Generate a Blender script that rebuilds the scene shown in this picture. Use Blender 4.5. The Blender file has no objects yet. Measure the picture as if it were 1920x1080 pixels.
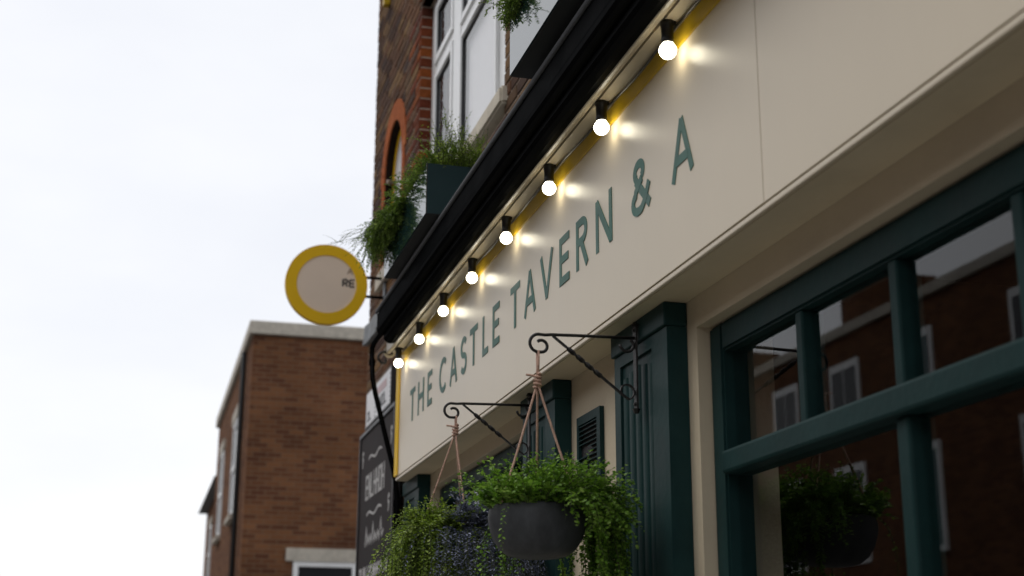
import bpy, bmesh, math, random
from mathutils import Vector, Matrix
rnd = random.Random(7)
S = bpy.context.scene
COL = S.collection
R = math.radians

# ------------------------------------------------------------------ camera
cam = bpy.data.cameras.new('camera'); camo = bpy.data.objects.new('camera', cam); COL.objects.link(camo)
cam.sensor_width = 36.0; cam.lens = 36.0 * 2600.0 / 1920.0
cam.clip_start = 0.05; cam.clip_end = 3000
M3 = Matrix(((0.2579, 0.2612, 0.9302), (0.9662, -0.0744, -0.2470), (0.0042, 0.9624, -0.2714)))
def ortho(m):
    a = m.col[0].normalized(); b = m.col[1]; b = (b - a * b.dot(a)).normalized(); c = a.cross(b)
    return Matrix((a, b, c)).transposed()
camo.matrix_world = Matrix.Translation((0, 0, 1.6)) @ ortho(M3).to_4x4()
cam.dof.use_dof = True; cam.dof.focus_distance = 4.1; cam.dof.aperture_fstop = 3.4
S.camera = camo

# ------------------------------------------------------------------ world, sun, exposure
W = bpy.data.worlds.new('World'); S.world = W; W.use_nodes = True
nt = W.node_tree; nt.nodes.clear()
wo = nt.nodes.new('ShaderNodeOutputWorld'); bg = nt.nodes.new('ShaderNodeBackground')
sky = nt.nodes.new('ShaderNodeTexSky'); sky.sky_type = 'NISHITA'; sky.sun_disc = False
SUN_EL, SUN_AZ = R(58), R(215)
sky.sun_elevation = SUN_EL; sky.sun_rotation = SUN_AZ
tc = nt.nodes.new('ShaderNodeTexCoord'); mp = nt.nodes.new('ShaderNodeMapping'); mp.inputs['Scale'].default_value = (1, 1, 2.6)
nz = nt.nodes.new('ShaderNodeTexNoise'); nz.inputs['Scale'].default_value = 2.6; nz.inputs['Detail'].default_value = 5
cr = nt.nodes.new('ShaderNodeValToRGB')
cr.color_ramp.elements[0].position = 0.3; cr.color_ramp.elements[0].color = (8.8, 9.0, 9.55, 1)
cr.color_ramp.elements[1].position = 0.72; cr.color_ramp.elements[1].color = (10.2, 10.25, 10.4, 1)
mx = nt.nodes.new('ShaderNodeMix'); mx.data_type = 'RGBA'; mx.inputs['Factor'].default_value = 0.93
nt.links.new(tc.outputs['Generated'], mp.inputs['Vector']); nt.links.new(mp.outputs['Vector'], nz.inputs['Vector'])
nt.links.new(nz.outputs['Fac'], cr.inputs['Fac'])
nt.links.new(sky.outputs['Color'], mx.inputs['A']); nt.links.new(cr.outputs['Color'], mx.inputs['B'])
nt.links.new(mx.outputs['Result'], bg.inputs['Color']); bg.inputs['Strength'].default_value = 0.096
nt.links.new(bg.outputs['Background'], wo.inputs['Surface'])
sun = bpy.data.lights.new('sun', 'SUN'); sun.energy = 1.0; sun.angle = R(30); sun.color = (1, 0.97, 0.92)
suno = bpy.data.objects.new('sun', sun); COL.objects.link(suno)
sd = Vector((math.sin(SUN_AZ) * math.cos(SUN_EL), math.cos(SUN_AZ) * math.cos(SUN_EL), math.sin(SUN_EL)))
suno.rotation_euler = sd.to_track_quat('Z', 'Y').to_euler()
S.view_settings.view_transform = 'Standard'; S.view_settings.look = 'None'
S.view_settings.exposure = 0.13; S.view_settings.gamma = 1.0; S.view_settings.use_curve_mapping = False
S.cycles.use_denoising = True
S.cycles.max_bounces = 8; S.cycles.transparent_max_bounces = 12; S.cycles.sample_clamp_indirect = 6.0

# ------------------------------------------------------------------ materials
MATS = {}
def new_mat(name):
    m = bpy.data.materials.new(name); m.use_nodes = True; MATS[name] = m
    n = m.node_tree; b = n.nodes['Principled BSDF']
    return m, n, b
def N(n, t, **kw):
    o = n.nodes.new(t)
    for k, v in kw.items():
        if k in o.inputs: o.inputs[k].default_value = v
        else: setattr(o, k, v)
    return o
def paint(name, col, rough=0.4, var=0.12, scale=6.0, bump=0.0, bscale=60.0, ior=1.5, metal=0.0, rvar=0.1, coat=0.0, dirt=None, dirt_amt=0.0, stretch=(1, 1, 1), spec=0.5):
    m, n, b = new_mat(name)
    t = N(n, 'ShaderNodeTexCoord'); mp = N(n, 'ShaderNodeMapping'); mp.inputs['Scale'].default_value = stretch
    n.links.new(t.outputs['Object'], mp.inputs['Vector'])
    nz = N(n, 'ShaderNodeTexNoise', Scale=scale, Detail=6.0, Roughness=0.6); n.links.new(mp.outputs['Vector'], nz.inputs['Vector'])
    ramp = N(n, 'ShaderNodeValToRGB')
    ramp.color_ramp.elements[0].position = 0.3; ramp.color_ramp.elements[1].position = 0.7
    ramp.color_ramp.elements[0].color = tuple(c * (1 - var) for c in col) + (1,)
    ramp.color_ramp.elements[1].color = tuple(min(1, c * (1 + var)) for c in col) + (1,)
    n.links.new(nz.outputs['Fac'], ramp.inputs['Fac'])
    out = ramp.outputs['Color']
    if dirt:
        d = N(n, 'ShaderNodeTexNoise', Scale=scale * 0.45, Detail=8.0, Roughness=0.7); n.links.new(mp.outputs['Vector'], d.inputs['Vector'])
        dr = N(n, 'ShaderNodeMapRange'); dr.inputs['From Min'].default_value = 0.48; dr.inputs['From Max'].default_value = 0.75; dr.inputs['To Max'].default_value = dirt_amt
        n.links.new(d.outputs['Fac'], dr.inputs['Value'])
        mxx = N(n, 'ShaderNodeMix', data_type='RGBA'); n.links.new(dr.outputs['Result'], mxx.inputs['Factor'])
        n.links.new(out, mxx.inputs['A']); mxx.inputs['B'].default_value = tuple(dirt) + (1,); out = mxx.outputs['Result']
    n.links.new(out, b.inputs['Base Color'])
    rr = N(n, 'ShaderNodeMapRange'); rr.inputs['To Min'].default_value = max(0.02, rough - rvar); rr.inputs['To Max'].default_value = rough + rvar
    n.links.new(nz.outputs['Fac'], rr.inputs['Value']); n.links.new(rr.outputs['Result'], b.inputs['Roughness'])
    b.inputs['IOR'].default_value = ior; b.inputs['Specular IOR Level'].default_value = spec; b.inputs['Metallic'].default_value = metal; b.inputs['Coat Weight'].default_value = coat
    if bump:
        bn = N(n, 'ShaderNodeTexNoise', Scale=bscale, Detail=4.0); n.links.new(mp.outputs['Vector'], bn.inputs['Vector'])
        bu = N(n, 'ShaderNodeBump', Strength=bump, Distance=0.01); n.links.new(bn.outputs['Fac'], bu.inputs['Height']); n.links.new(bu.outputs['Normal'], b.inputs['Normal'])
    return m
def brick_mat(name, cols, bump=0.6):
    m, n, b = new_mat(name)
    oi = N(n, 'ShaderNodeObjectInfo'); ge = N(n, 'ShaderNodeNewGeometry')
    ad = N(n, 'ShaderNodeMath', operation='ADD'); n.links.new(oi.outputs['Random'], ad.inputs[0]); n.links.new(ge.outputs['Random Per Island'], ad.inputs[1])
    fr = N(n, 'ShaderNodeMath', operation='FRACT'); n.links.new(ad.outputs[0], fr.inputs[0])
    ra = N(n, 'ShaderNodeValToRGB'); ra.color_ramp.interpolation = 'LINEAR'
    while len(ra.color_ramp.elements) < len(cols): ra.color_ramp.elements.new(0.5)
    for i, c in enumerate(cols):
        ra.color_ramp.elements[i].position = i / (len(cols) - 1); ra.color_ramp.elements[i].color = tuple(c) + (1,)
    n.links.new(fr.outputs[0], ra.inputs['Fac'])
    t = N(n, 'ShaderNodeTexCoord')
    nz = N(n, 'ShaderNodeTexNoise', Scale=26.0, Detail=7.0, Roughness=0.7); n.links.new(ge.outputs['Position'], nz.inputs['Vector'])
    mr = N(n, 'ShaderNodeMapRange'); mr.inputs['From Min'].default_value = 0.25; mr.inputs['From Max'].default_value = 0.75; mr.inputs['To Min'].default_value = 0.6; mr.inputs['To Max'].default_value = 1.3
    n.links.new(nz.outputs['Fac'], mr.inputs['Value'])
    mu = N(n, 'ShaderNodeVectorMath', operation='SCALE'); n.links.new(ra.outputs['Color'], mu.inputs[0]); n.links.new(mr.outputs['Result'], mu.inputs['Scale'])
    n.links.new(mu.outputs[0], b.inputs['Base Color']); b.inputs['Roughness'].default_value = 0.95; b.inputs['Specular IOR Level'].default_value = 0.08
    bu = N(n, 'ShaderNodeBump', Strength=bump, Distance=0.006); n.links.new(nz.outputs['Fac'], bu.inputs['Height']); n.links.new(bu.outputs['Normal'], b.inputs['Normal'])
    return m
brick_mat('stock_brick', [(0.05, 0.03, 0.024), (0.17, 0.085, 0.045), (0.10, 0.055, 0.038), (0.22, 0.13, 0.06), (0.065, 0.042, 0.036), (0.15, 0.075, 0.042)])
brick_mat('red_brick', [(0.10, 0.028, 0.016), (0.19, 0.05, 0.02), (0.13, 0.034, 0.018), (0.30, 0.085, 0.02), (0.09, 0.03, 0.02)])
brick_mat('orange_brick', [(0.42, 0.12, 0.04), (0.36, 0.10, 0.035), (0.46, 0.15, 0.055)], 0.3)
paint('mortar', (0.38, 0.31, 0.255), 0.95, 0.25, 18, 0.4, 90, spec=0.08)
paint('cream_gloss', (0.72, 0.625, 0.475), 0.33, 0.03, 2.0, rvar=0.04, spec=0.4, dirt=(0.62, 0.525, 0.385), dirt_amt=0.3, stretch=(1, 1, 0.35))
paint('cream_wall', (0.62, 0.53, 0.385), 0.65, 0.05, 3.0, 0.10, 80, spec=0.25, dirt=(0.40, 0.34, 0.25), dirt_amt=0.35)
paint('soffit_paint', (0.68, 0.58, 0.41), 0.6, 0.06, 4.0, 0.1, 60, spec=0.3, dirt=(0.45, 0.37, 0.24), dirt_amt=0.5)
paint('cream_trim', (0.50, 0.44, 0.33), 0.35, 0.08, 7.0, 0.05, 40, dirt=(0.25, 0.21, 0.15), dirt_amt=0.4)
paint('green_paint', (0.0125, 0.038, 0.0375), 0.48, 0.18, 8.0, 0.08, 50, spec=0.10, dirt=(0.035, 0.066, 0.063), dirt_amt=0.25)
paint('green_letter', (0.050, 0.150, 0.120), 0.5, 0.22, 14.0, spec=0.25, dirt=(0.17, 0.27, 0.235), dirt_amt=0.5)
paint('yellow_paint', (0.52, 0.34, 0.013), 0.35, 0.12, 9.0, spec=0.25)
paint('yellow_sign', (0.86, 0.53, 0.010), 0.5, 0.04, 4.0, spec=0.2)
paint('sign_face', (0.86, 0.72, 0.58), 0.5, 0.03, 4.0, spec=0.2)
def matte_gloss(name, col, amt, rough):
    m, n, b = new_mat(name); n.nodes.remove(b)
    t = N(n, 'ShaderNodeTexCoord'); nz = N(n, 'ShaderNodeTexNoise', Scale=9.0, Detail=5.0); n.links.new(t.outputs['Object'], nz.inputs['Vector'])
    bu = N(n, 'ShaderNodeBump', Strength=0.08, Distance=0.01); n.links.new(nz.outputs['Fac'], bu.inputs['Height'])
    d = N(n, 'ShaderNodeBsdfDiffuse'); d.inputs['Color'].default_value = tuple(col) + (1,)
    g = N(n, 'ShaderNodeBsdfGlossy'); g.inputs['Roughness'].default_value = rough; n.links.new(bu.outputs['Normal'], g.inputs['Normal'])
    mr = N(n, 'ShaderNodeMapRange'); mr.inputs['To Min'].default_value = amt * 0.5; mr.inputs['To Max'].default_value = amt * 1.5; n.links.new(nz.outputs['Fac'], mr.inputs['Value'])
    mx = N(n, 'ShaderNodeMixShader'); n.links.new(mr.outputs['Result'], mx.inputs[0]); n.links.new(d.outputs[0], mx.inputs[1]); n.links.new(g.outputs[0], mx.inputs[2]); n.links.new(mx.outputs[0], n.nodes['Material Output'].inputs['Surface'])
matte_gloss('black_metal', (0.003, 0.0033, 0.0037), 0.009, 0.25)
paint('black_plastic', (0.007, 0.0075, 0.008), 0.35, 0.2, 20)
paint('wrought_iron', (0.012, 0.010, 0.009), 0.5, 0.3, 60, 0.3, 200)
paint('zinc_edge', (0.05, 0.054, 0.06), 0.7, 0.25, 12, 0.1, 60)
paint('lead', (0.17, 0.185, 0.20), 0.6, 0.35, 14, 0.6, 30)
paint('upvc', (0.84, 0.85, 0.85), 0.3, 0.03, 4, dirt=(0.5, 0.5, 0.47), dirt_amt=0.25)
paint('stone', (0.48, 0.44, 0.37), 0.75, 0.15, 12, 0.3, 60, dirt=(0.24, 0.21, 0.17), dirt_amt=0.5)
paint('sill_stone', (0.66, 0.60, 0.49), 0.75, 0.1, 12, 0.3, 60, dirt=(0.36, 0.31, 0.24), dirt_amt=0.4, spec=0.15)
paint('blind', (0.88, 0.88, 0.89), 0.8, 0.02, 3)
paint('dark_reveal', (0.02, 0.013, 0.010), 0.9, 0.3, 12, spec=0.1)
paint('dark_room', (0.008, 0.008, 0.009), 0.9, 0.1, 2, spec=0.05)  # indoor darkness put into the colour, so windows show dark behind the glass
paint('planter_gloss', (0.010, 0.032, 0.036), 0.05, 0.05, 4, ior=3.2, rvar=0.02)
paint('planter_satin', (0.012, 0.036, 0.040), 0.3, 0.08, 5, spec=0.3)
paint('planter_under', (0.010, 0.012, 0.013), 0.7, 0.2, 10)
paint('zinc_bowl', (0.050, 0.053, 0.058), 0.55, 0.4, 9, 0.1, 30, dirt=(0.13, 0.14, 0.15), dirt_amt=0.75, stretch=(1, 1, 0.5), spec=0.3)
paint('soil', (0.02, 0.014, 0.010), 0.95, 0.5, 40, 0.8, 60)
paint('rope', (0.58, 0.37, 0.28), 0.9, 0.25, 120, 0.5, 300)
paint('chalk_black', (0.020, 0.014, 0.014), 0.7, 0.35, 5, dirt=(0.035, 0.026, 0.025), dirt_amt=0.5, spec=0.15)
paint('chalk_white', (0.50, 0.49, 0.48), 0.8, 0.25, 40)
paint('plate_white', (0.66, 0.65, 0.66), 0.35, 0.05, 6)
paint('plate_red', (0.50, 0.30, 0.30), 0.4, 0.1, 10)
paint('plate_black', (0.02, 0.02, 0.022), 0.4, 0.1, 10)
paint('dark_text', (0.05, 0.045, 0.04), 0.5, 0.1, 10)
paint('faint_text', (0.38, 0.28, 0.20), 0.5, 0.1, 10)
paint('paving', (0.24, 0.23, 0.21), 0.85, 0.2, 5, 0.3, 60)
paint('asphalt', (0.05, 0.05, 0.052), 0.9, 0.25, 30, 0.5, 200)
paint('kerb_stone', (0.28, 0.27, 0.26), 0.8, 0.2, 8, 0.3, 60)
paint('slate', (0.06, 0.065, 0.075), 0.6, 0.3, 3, 0.3, 30)
paint('twig', (0.045, 0.06, 0.018), 0.8, 0.3, 60)
# far brickwork: procedural courses
def far_brick(name):
    m, n, b = new_mat(name)
    t = N(n, 'ShaderNodeNewGeometry'); sx = N(n, 'ShaderNodeSeparateXYZ'); n.links.new(t.outputs['Position'], sx.inputs[0])
    ad = N(n, 'ShaderNodeMath', operation='ADD'); n.links.new(sx.outputs['X'], ad.inputs[0]); n.links.new(sx.outputs['Y'], ad.inputs[1])
    cb = N(n, 'ShaderNodeCombineXYZ'); n.links.new(ad.outputs[0], cb.inputs['X']); n.links.new(sx.outputs['Z'], cb.inputs['Y'])
    br = N(n, 'ShaderNodeTexBrick', Scale=1.0); br.inputs['Brick Width'].default_value = 0.225; br.inputs['Row Height'].default_value = 0.075; br.inputs['Mortar Size'].default_value = 0.006
    br.inputs['Color1'].default_value = (0.19, 0.085, 0.04, 1); br.inputs['Color2'].default_value = (0.10, 0.042, 0.024, 1); br.inputs['Mortar'].default_value = (0.17, 0.11, 0.07, 1)
    n.links.new(cb.outputs[0], br.inputs['Vector'])
    nz = N(n, 'ShaderNodeTexNoise', Scale=1.3, Detail=6.0); n.links.new(t.outputs['Position'], nz.inputs['Vector'])
    mr = N(n, 'ShaderNodeMapRange'); mr.inputs['To Min'].default_value = 0.55; mr.inputs['To Max'].default_value = 1.45; n.links.new(nz.outputs['Fac'], mr.inputs['Value'])
    mu = N(n, 'ShaderNodeVectorMath', operation='SCALE'); n.links.new(br.outputs['Color'], mu.inputs[0]); n.links.new(mr.outputs['Result'], mu.inputs['Scale'])
    n.links.new(mu.outputs[0], b.inputs['Base Color']); b.inputs['Roughness'].default_value = 0.95; b.inputs['Specular IOR Level'].default_value = 0.08
    bu = N(n, 'ShaderNodeBump', Strength=0.5, Distance=0.01); n.links.new(br.outputs['Fac'], bu.inputs['Height']); bu.invert = True; n.links.new(bu.outputs['Normal'], b.inputs['Normal'])
far_brick('far_brick')
def glass(name, tint=(0.97, 0.98, 0.98), ior=1.7):
    m, n, b = new_mat(name); n.nodes.remove(b)
    out = n.nodes['Material Output']
    tr = N(n, 'ShaderNodeBsdfTransparent'); tr.inputs['Color'].default_value = tuple(tint) + (1,)
    gl = N(n, 'ShaderNodeBsdfGlossy'); gl.inputs['Roughness'].default_value = 0.015
    fr = N(n, 'ShaderNodeFresnel'); fr.inputs['IOR'].default_value = ior
    ge = N(n, 'ShaderNodeNewGeometry'); iv = N(n, 'ShaderNodeMath', operation='SUBTRACT'); iv.inputs[0].default_value = 1.0; n.links.new(ge.outputs['Backfacing'], iv.inputs[1])
    mu = N(n, 'ShaderNodeMath', operation='MULTIPLY'); n.links.new(iv.outputs[0], mu.inputs[0]); n.links.new(fr.outputs[0], mu.inputs[1])
    mx = N(n, 'ShaderNodeMixShader'); n.links.new(mu.outputs[0], mx.inputs[0]); n.links.new(tr.outputs[0], mx.inputs[1]); n.links.new(gl.outputs[0], mx.inputs[2])
    n.links.new(mx.outputs[0], out.inputs['Surface'])
glass('glass'); glass('bright_glass', (1, 1, 1), 4.0); glass('clear_glass', (0.8, 0.83, 0.84), 1.4)
def emit(name, col, st):
    m, n, b = new_mat(name)
    b.inputs['Base Color'].default_value = (0.9, 0.9, 0.88, 1); b.inputs['Emission Color'].default_value = tuple(col) + (1,); b.inputs['Emission Strength'].default_value = st
emit('bulb_glow', (1.0, 0.92, 0.70), 10.0)
def leaf_mat(name, cols, trans=0.35, rough=0.5):
    m, n, b = new_mat(name)
    ge = N(n, 'ShaderNodeNewGeometry'); ra = N(n, 'ShaderNodeValToRGB')
    while len(ra.color_ramp.elements) < len(cols): ra.color_ramp.elements.new(0.5)
    for i, c in enumerate(cols):
        ra.color_ramp.elements[i].position = i / (len(cols) - 1); ra.color_ramp.elements[i].color = tuple(c) + (1,)
    nz = N(n, 'ShaderNodeTexNoise', Scale=14.0, Detail=2.0); n.links.new(ge.outputs['Position'], nz.inputs['Vector'])
    a = N(n, 'ShaderNodeMath', operation='MULTIPLY_ADD'); n.links.new(ge.outputs['Random Per Island'], a.inputs[0]); a.inputs[1].default_value = 0.6
    s = N(n, 'ShaderNodeMapRange'); s.inputs['From Min'].default_value = 0.3; s.inputs['From Max'].default_value = 0.7; s.inputs['To Max'].default_value = 0.4
    n.links.new(nz.outputs['Fac'], s.inputs['Value']); n.links.new(s.outputs['Result'], a.inputs[2]); n.links.new(a.outputs[0], ra.inputs['Fac'])
    n.links.new(ra.outputs['Color'], b.inputs['Base Color']); b.inputs['Roughness'].default_value = rough
    tl = N(n, 'ShaderNodeBsdfTranslucent'); n.links.new(ra.outputs['Color'], tl.inputs['Color'])
    mx = N(n, 'ShaderNodeMixShader'); mx.inputs[0].default_value = trans
    n.links.new(b.outputs[0], mx.inputs[1]); n.links.new(tl.outputs[0], mx.inputs[2]); n.links.new(mx.outputs[0], n.nodes['Material Output'].inputs['Surface'])
leaf_mat('leaf_fresh', [(0.035, 0.09, 0.010), (0.125, 0.27, 0.022), (0.22, 0.40, 0.04), (0.38, 0.54, 0.13)])
leaf_mat('leaf_olive', [(0.05, 0.09, 0.012), (0.16, 0.25, 0.022), (0.28, 0.40, 0.05), (0.42, 0.50, 0.11)])
leaf_mat('leaf_blue', [(0.06, 0.07, 0.12), (0.15, 0.175, 0.27), (0.28, 0.31, 0.44), (0.48, 0.49, 0.62)], 0.2)
leaf_mat('leaf_dark', [(0.03, 0.065, 0.012), (0.11, 0.20, 0.022), (0.21, 0.33, 0.04), (0.36, 0.46, 0.12)])

# ------------------------------------------------------------------ mesh helpers
def mesh_obj(name, bm, mat, parent=None, smooth=False):
    me = bpy.data.meshes.new(name); bmesh.ops.recalc_face_normals(bm, faces=bm.faces); bm.to_mesh(me); bm.free()
    if mat: me.materials.append(MATS[mat])
    if smooth:
        for p in me.polygons: p.use_smooth = True
    o = bpy.data.objects.new(name, me); COL.objects.link(o)
    if parent: o.parent = parent
    return o
def empty(name, loc=(0, 0, 0)):
    o = bpy.data.objects.new(name, None); COL.objects.link(o); o.location = loc; o.empty_display_size = 0.1
    return o
def tag(o, label=None, cat=None, group=None, kind=None):
    if label: o['label'] = label
    if cat: o['category'] = cat
    if group: o['group'] = group
    if kind: o['kind'] = kind
    return o
def box(bm, x0, x1, y0, y1, z0, z1):
    v = [bm.verts.new((x, y, z)) for x in (x0, x1) for y in (y0, y1) for z in (z0, z1)]
    for f in ((0, 1, 3, 2), (4, 6, 7, 5), (0, 4, 5, 1), (2, 3, 7, 6), (0, 2, 6, 4), (1, 5, 7, 3)):
        bm.faces.new([v[i] for i in f])
def bxo(name, mat, parent, *b, bevel=0.0):
    bm = bmesh.new(); box(bm, *b)
    if bevel: bmesh.ops.bevel(bm, geom=list(bm.edges), offset=bevel, segments=2, affect='EDGES', profile=0.5)
    return mesh_obj(name, bm, mat, parent)
def prism_x(bm, prof, x0, x1):
    a = [bm.verts.new((x0, y, z)) for y, z in prof]; b = [bm.verts.new((x1, y, z)) for y, z in prof]
    n = len(prof)
    for i in range(n): bm.faces.new((a[i], a[(i + 1) % n], b[(i + 1) % n], b[i]))
    bm.faces.new(a); bm.faces.new(b[::-1])
def tube(bm, pts, rad, seg=8, square=False, twist=None, cap=True, flat=1.0):
    pts = [Vector(p) for p in pts]; n = len(pts); rings = []
    rads = rad if isinstance(rad, (list, tuple)) else [rad] * n
    up = None
    for i, p in enumerate(pts):
        t = (pts[min(i + 1, n - 1)] - pts[max(i - 1, 0)])
        if t.length < 1e-9: t = Vector((0, 0, 1))
        t.normalize()
        if up is None:
            up = Vector((1, 0, 0)) if abs(t.x) < 0.9 else Vector((0, 1, 0))
        u = up - t * up.dot(t)
        if u.length < 1e-6: u = t.orthogonal()
        u.normalize(); up = u; w = t.cross(u)
        k = 4 if square else seg; ring = []
        for j in range(k):
            a = 2 * math.pi * j / k + (math.pi / 4 if square else 0); tw = twist[i] if twist else 0.0
            ca, sa = math.cos(a), math.sin(a) * flat
            ring.append(bm.verts.new(p + (u * (ca * math.cos(tw) - sa * math.sin(tw)) + w * (ca * math.sin(tw) + sa * math.cos(tw))) * rads[i]))
        rings.append(ring)
    for a, b in zip(rings, rings[1:]):
        k = len(a)
        for j in range(k): bm.faces.new((a[j], a[(j + 1) % k], b[(j + 1) % k], b[j]))
    if cap:
        bm.faces.new(rings[0][::-1]); bm.faces.new(rings[-1])
def lathe(bm, prof, c, seg=24, cap=True):
    rings = []
    for r, z in prof:
        rings.append([bm.verts.new((c[0] + r * math.cos(2 * math.pi * j / seg), c[1] + r * math.sin(2 * math.pi * j / seg), c[2] + z)) for j in range(seg)])
    for a, b in zip(rings, rings[1:]):
        for j in range(seg): bm.faces.new((a[j], a[(j + 1) % seg], b[(j + 1) % seg], b[j]))
    if cap: bm.faces.new(rings[0][::-1]); bm.faces.new(rings[-1])
def ribbon(bm, pts, w, y0, y1):
    """flat stroke in the x-z plane, extruded from y0 (front) to y1"""
    P = [Vector((p[0], p[1])) for p in pts]; n = len(P); L, Rr = [], []
    for i in range(n):
        d0 = (P[i] - P[i - 1]).normalized() if i > 0 else None
        d1 = (P[i + 1] - P[i]).normalized() if i < n - 1 else None
        if d0 is None: d0 = d1
        if d1 is None: d1 = d0
        nn = Vector((-d0.y - d1.y, d0.x + d1.x)).normalized(); c = max(0.4, nn.dot(Vector((-d0.y, d0.x))))
        off = nn * (w / 2 / c); L.append(P[i] + off); Rr.append(P[i] - off)
    f = [[bm.verts.new((q.x, y, q.y)) for q in side] for y in (y0, y1) for side in (L, Rr)]
    lf, rf, lb, rb = f
    for i in range(n - 1):
        bm.faces.new((lf[i], lf[i + 1], rf[i + 1], rf[i])); bm.faces.new((lb[i], rb[i], rb[i + 1], lb[i + 1]))
        bm.faces.new((lf[i], lb[i], lb[i + 1], lf[i + 1])); bm.faces.new((rf[i], rf[i + 1], rb[i + 1], rb[i]))
    bm.faces.new((lf[0], rf[0], rb[0], lb[0])); bm.faces.new((lf[-1], lb[-1], rb[-1], rf[-1]))
def arc(cx, cz, rx, rz, a0, a1, n=14):
    return [(cx + rx * math.cos(R(a0 + (a1 - a0) * i / n)), cz + rz * math.sin(R(a0 + (a1 - a0) * i / n))) for i in range(n + 1)]

# ------------------------------------------------------------------ ground
bm = bmesh.new(); box(bm, -400, 300, -400, 400, -0.6, -0.13); tag(mesh_obj('ground', bm, 'asphalt'), kind='structure')
bm = bmesh.new(); box(bm, -120, 60, -9.0, -2.4, -0.2, -0.126); tag(mesh_obj('road', bm, 'asphalt'), kind='structure')
bm = bmesh.new(); box(bm, -120, 60, -2.2, 1.6, -0.2, 0.0); tag(mesh_obj('pavement', bm, 'paving'), kind='structure')
bm = bmesh.new()
for i in range(60): box(bm, -45 + i * 0.92, -45 + i * 0.92 + 0.91, -2.36, -2.205, -0.2, 0.002)
tag(mesh_obj('kerb', bm, 'kerb_stone'), kind='structure')

# ------------------------------------------------------------------ tavern: upper brick wall
tav = empty('tavern_building', (-4.0, 1.5, 0))
tag(tav, 'brown brick tavern with black gutter, green pilasters and cream ground floor wall', 'building')
def part(name, bm, mat, parent=None, smooth=False):
    """mesh in world coordinates parented to the thing"""
    o = mesh_obj(name, bm, mat, None, smooth); p = parent or tav
    o.parent = p; o.matrix_parent_inverse = Matrix.Translation(-world_loc(p))
    return o
def world_loc(o):
    l = Vector(o.location)
    if o.parent: l = l + o.matrix_parent_inverse.translation + world_loc(o.parent)
    return l
def pbox(name, mat, parent, *b, bevel=0.0):
    bm = bmesh.new(); box(bm, *b)
    if bevel: bmesh.ops.bevel(bm, geom=list(bm.edges), offset=bevel, segments=2, affect='EDGES', profile=0.5)
    return part(name, bm, mat, parent)

YW = 1.50; XL = -9.69; XR = 3.0; ZB, ZT = 0.0, 8.6
CH = 0.07
WX0, WX1, WZ0, WZ1 = -7.92, -5.80, 4.16, 5.775      # window opening
ACX, ACZ, ARO, ARI, AZ0 = -8.83, 4.965, 0.475, 0.335, 4.30
def openings(z):
    o = []
    if z < 2.72: o.append((-6.56, XR))
    if WZ0 < z < WZ1: o.append((WX0, WX1))
    if AZ0 < z:
        if z <= ACZ: o.append((ACX - ARI, ACX + ARI))
        elif z < ACZ + ARI:
            h = math.sqrt(ARI ** 2 - (z - ACZ) ** 2); o.append((ACX - h, ACX + h))
    return sorted(o)
def arch_block(z):
    if AZ0 < z <= ACZ: return (ACX - ARI - 0.10, ACX + ARI + 0.10)
    if ACZ < z < ACZ + ARO:
        h = math.sqrt(ARO ** 2 - (z - ACZ) ** 2); return (ACX - h - 0.006, ACX + h + 0.006)
    return None
def solids(z, with_arch):
    cuts = list(openings(z))
    if with_arch:
        a = arch_block(z)
        if a: cuts = [c for c in cuts if not (a[0] <= c[0] and c[1] <= a[1])] + [a]
    cuts.sort(); x = XL; out = []
    for a, b in cuts:
        if a > x: out.append((x, a))
        x = max(x, b)
    if x < XR: out.append((x, XR))
    return out
bm = bmesh.new(); nrow = int((ZT - ZB) / CH)
for i in range(nrow):
    z0 = ZB + i * CH
    for a, b in solids(z0 + CH / 2, True):
        box(bm, a + (0.006 if a > XL else 0.004), b - 0.003, YW + 0.005, YW + 0.30, z0, z0 + CH)
wall = part('wall', bm, 'mortar')
def chamfer_box(bm, x0, x1, y0, y1, z0, z1, c=0.004):
    f = [(x0 + c, y0, z0 + c), (x1 - c, y0, z0 + c), (x1 - c, y0, z1 - c), (x0 + c, y0, z1 - c)]
    m = [(x0, y0 + c, z0), (x1, y0 + c, z0), (x1, y0 + c, z1), (x0, y0 + c, z1)]
    k = [(x0, y1, z0), (x1, y1, z0), (x1, y1, z1), (x0, y1, z1)]
    F, Mm, K = [[bm.verts.new(p) for p in s] for s in (f, m, k)]
    bm.faces.new(F); bm.faces.new(K[::-1])
    for a, b in ((F, Mm), (Mm, K)):
        for i in range(4): bm.faces.new((a[i], a[(i + 1) % 4], b[(i + 1) % 4], b[i]))
brick_cache = {}
def brick_obj(x0, x1, z0, z1, mat, y0, depth, parent=wall):
    key = (round(x1 - x0, 3), round(z1 - z0, 3), mat, round(depth, 3))
    if key not in brick_cache:
        b = bmesh.new(); w, h = (x1 - x0) / 2, (z1 - z0) / 2
        chamfer_box(b, -w, w, 0, depth, -h, h)
        me = bpy.data.meshes.new('brick'); bmesh.ops.recalc_face_normals(b, faces=b.faces); b.to_mesh(me); b.free(); me.materials.append(MATS[mat]); brick_cache[key] = me
    o = bpy.data.objects.new('brick', brick_cache[key]); COL.objects.link(o); o.parent = parent
    o.matrix_parent_inverse = Matrix.Translation(-world_loc(parent)); o.location = ((x0 + x1) / 2, y0, (z0 + z1) / 2)
    return o
rest = bmesh.new(); nind = 0; J = 0.011
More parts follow.
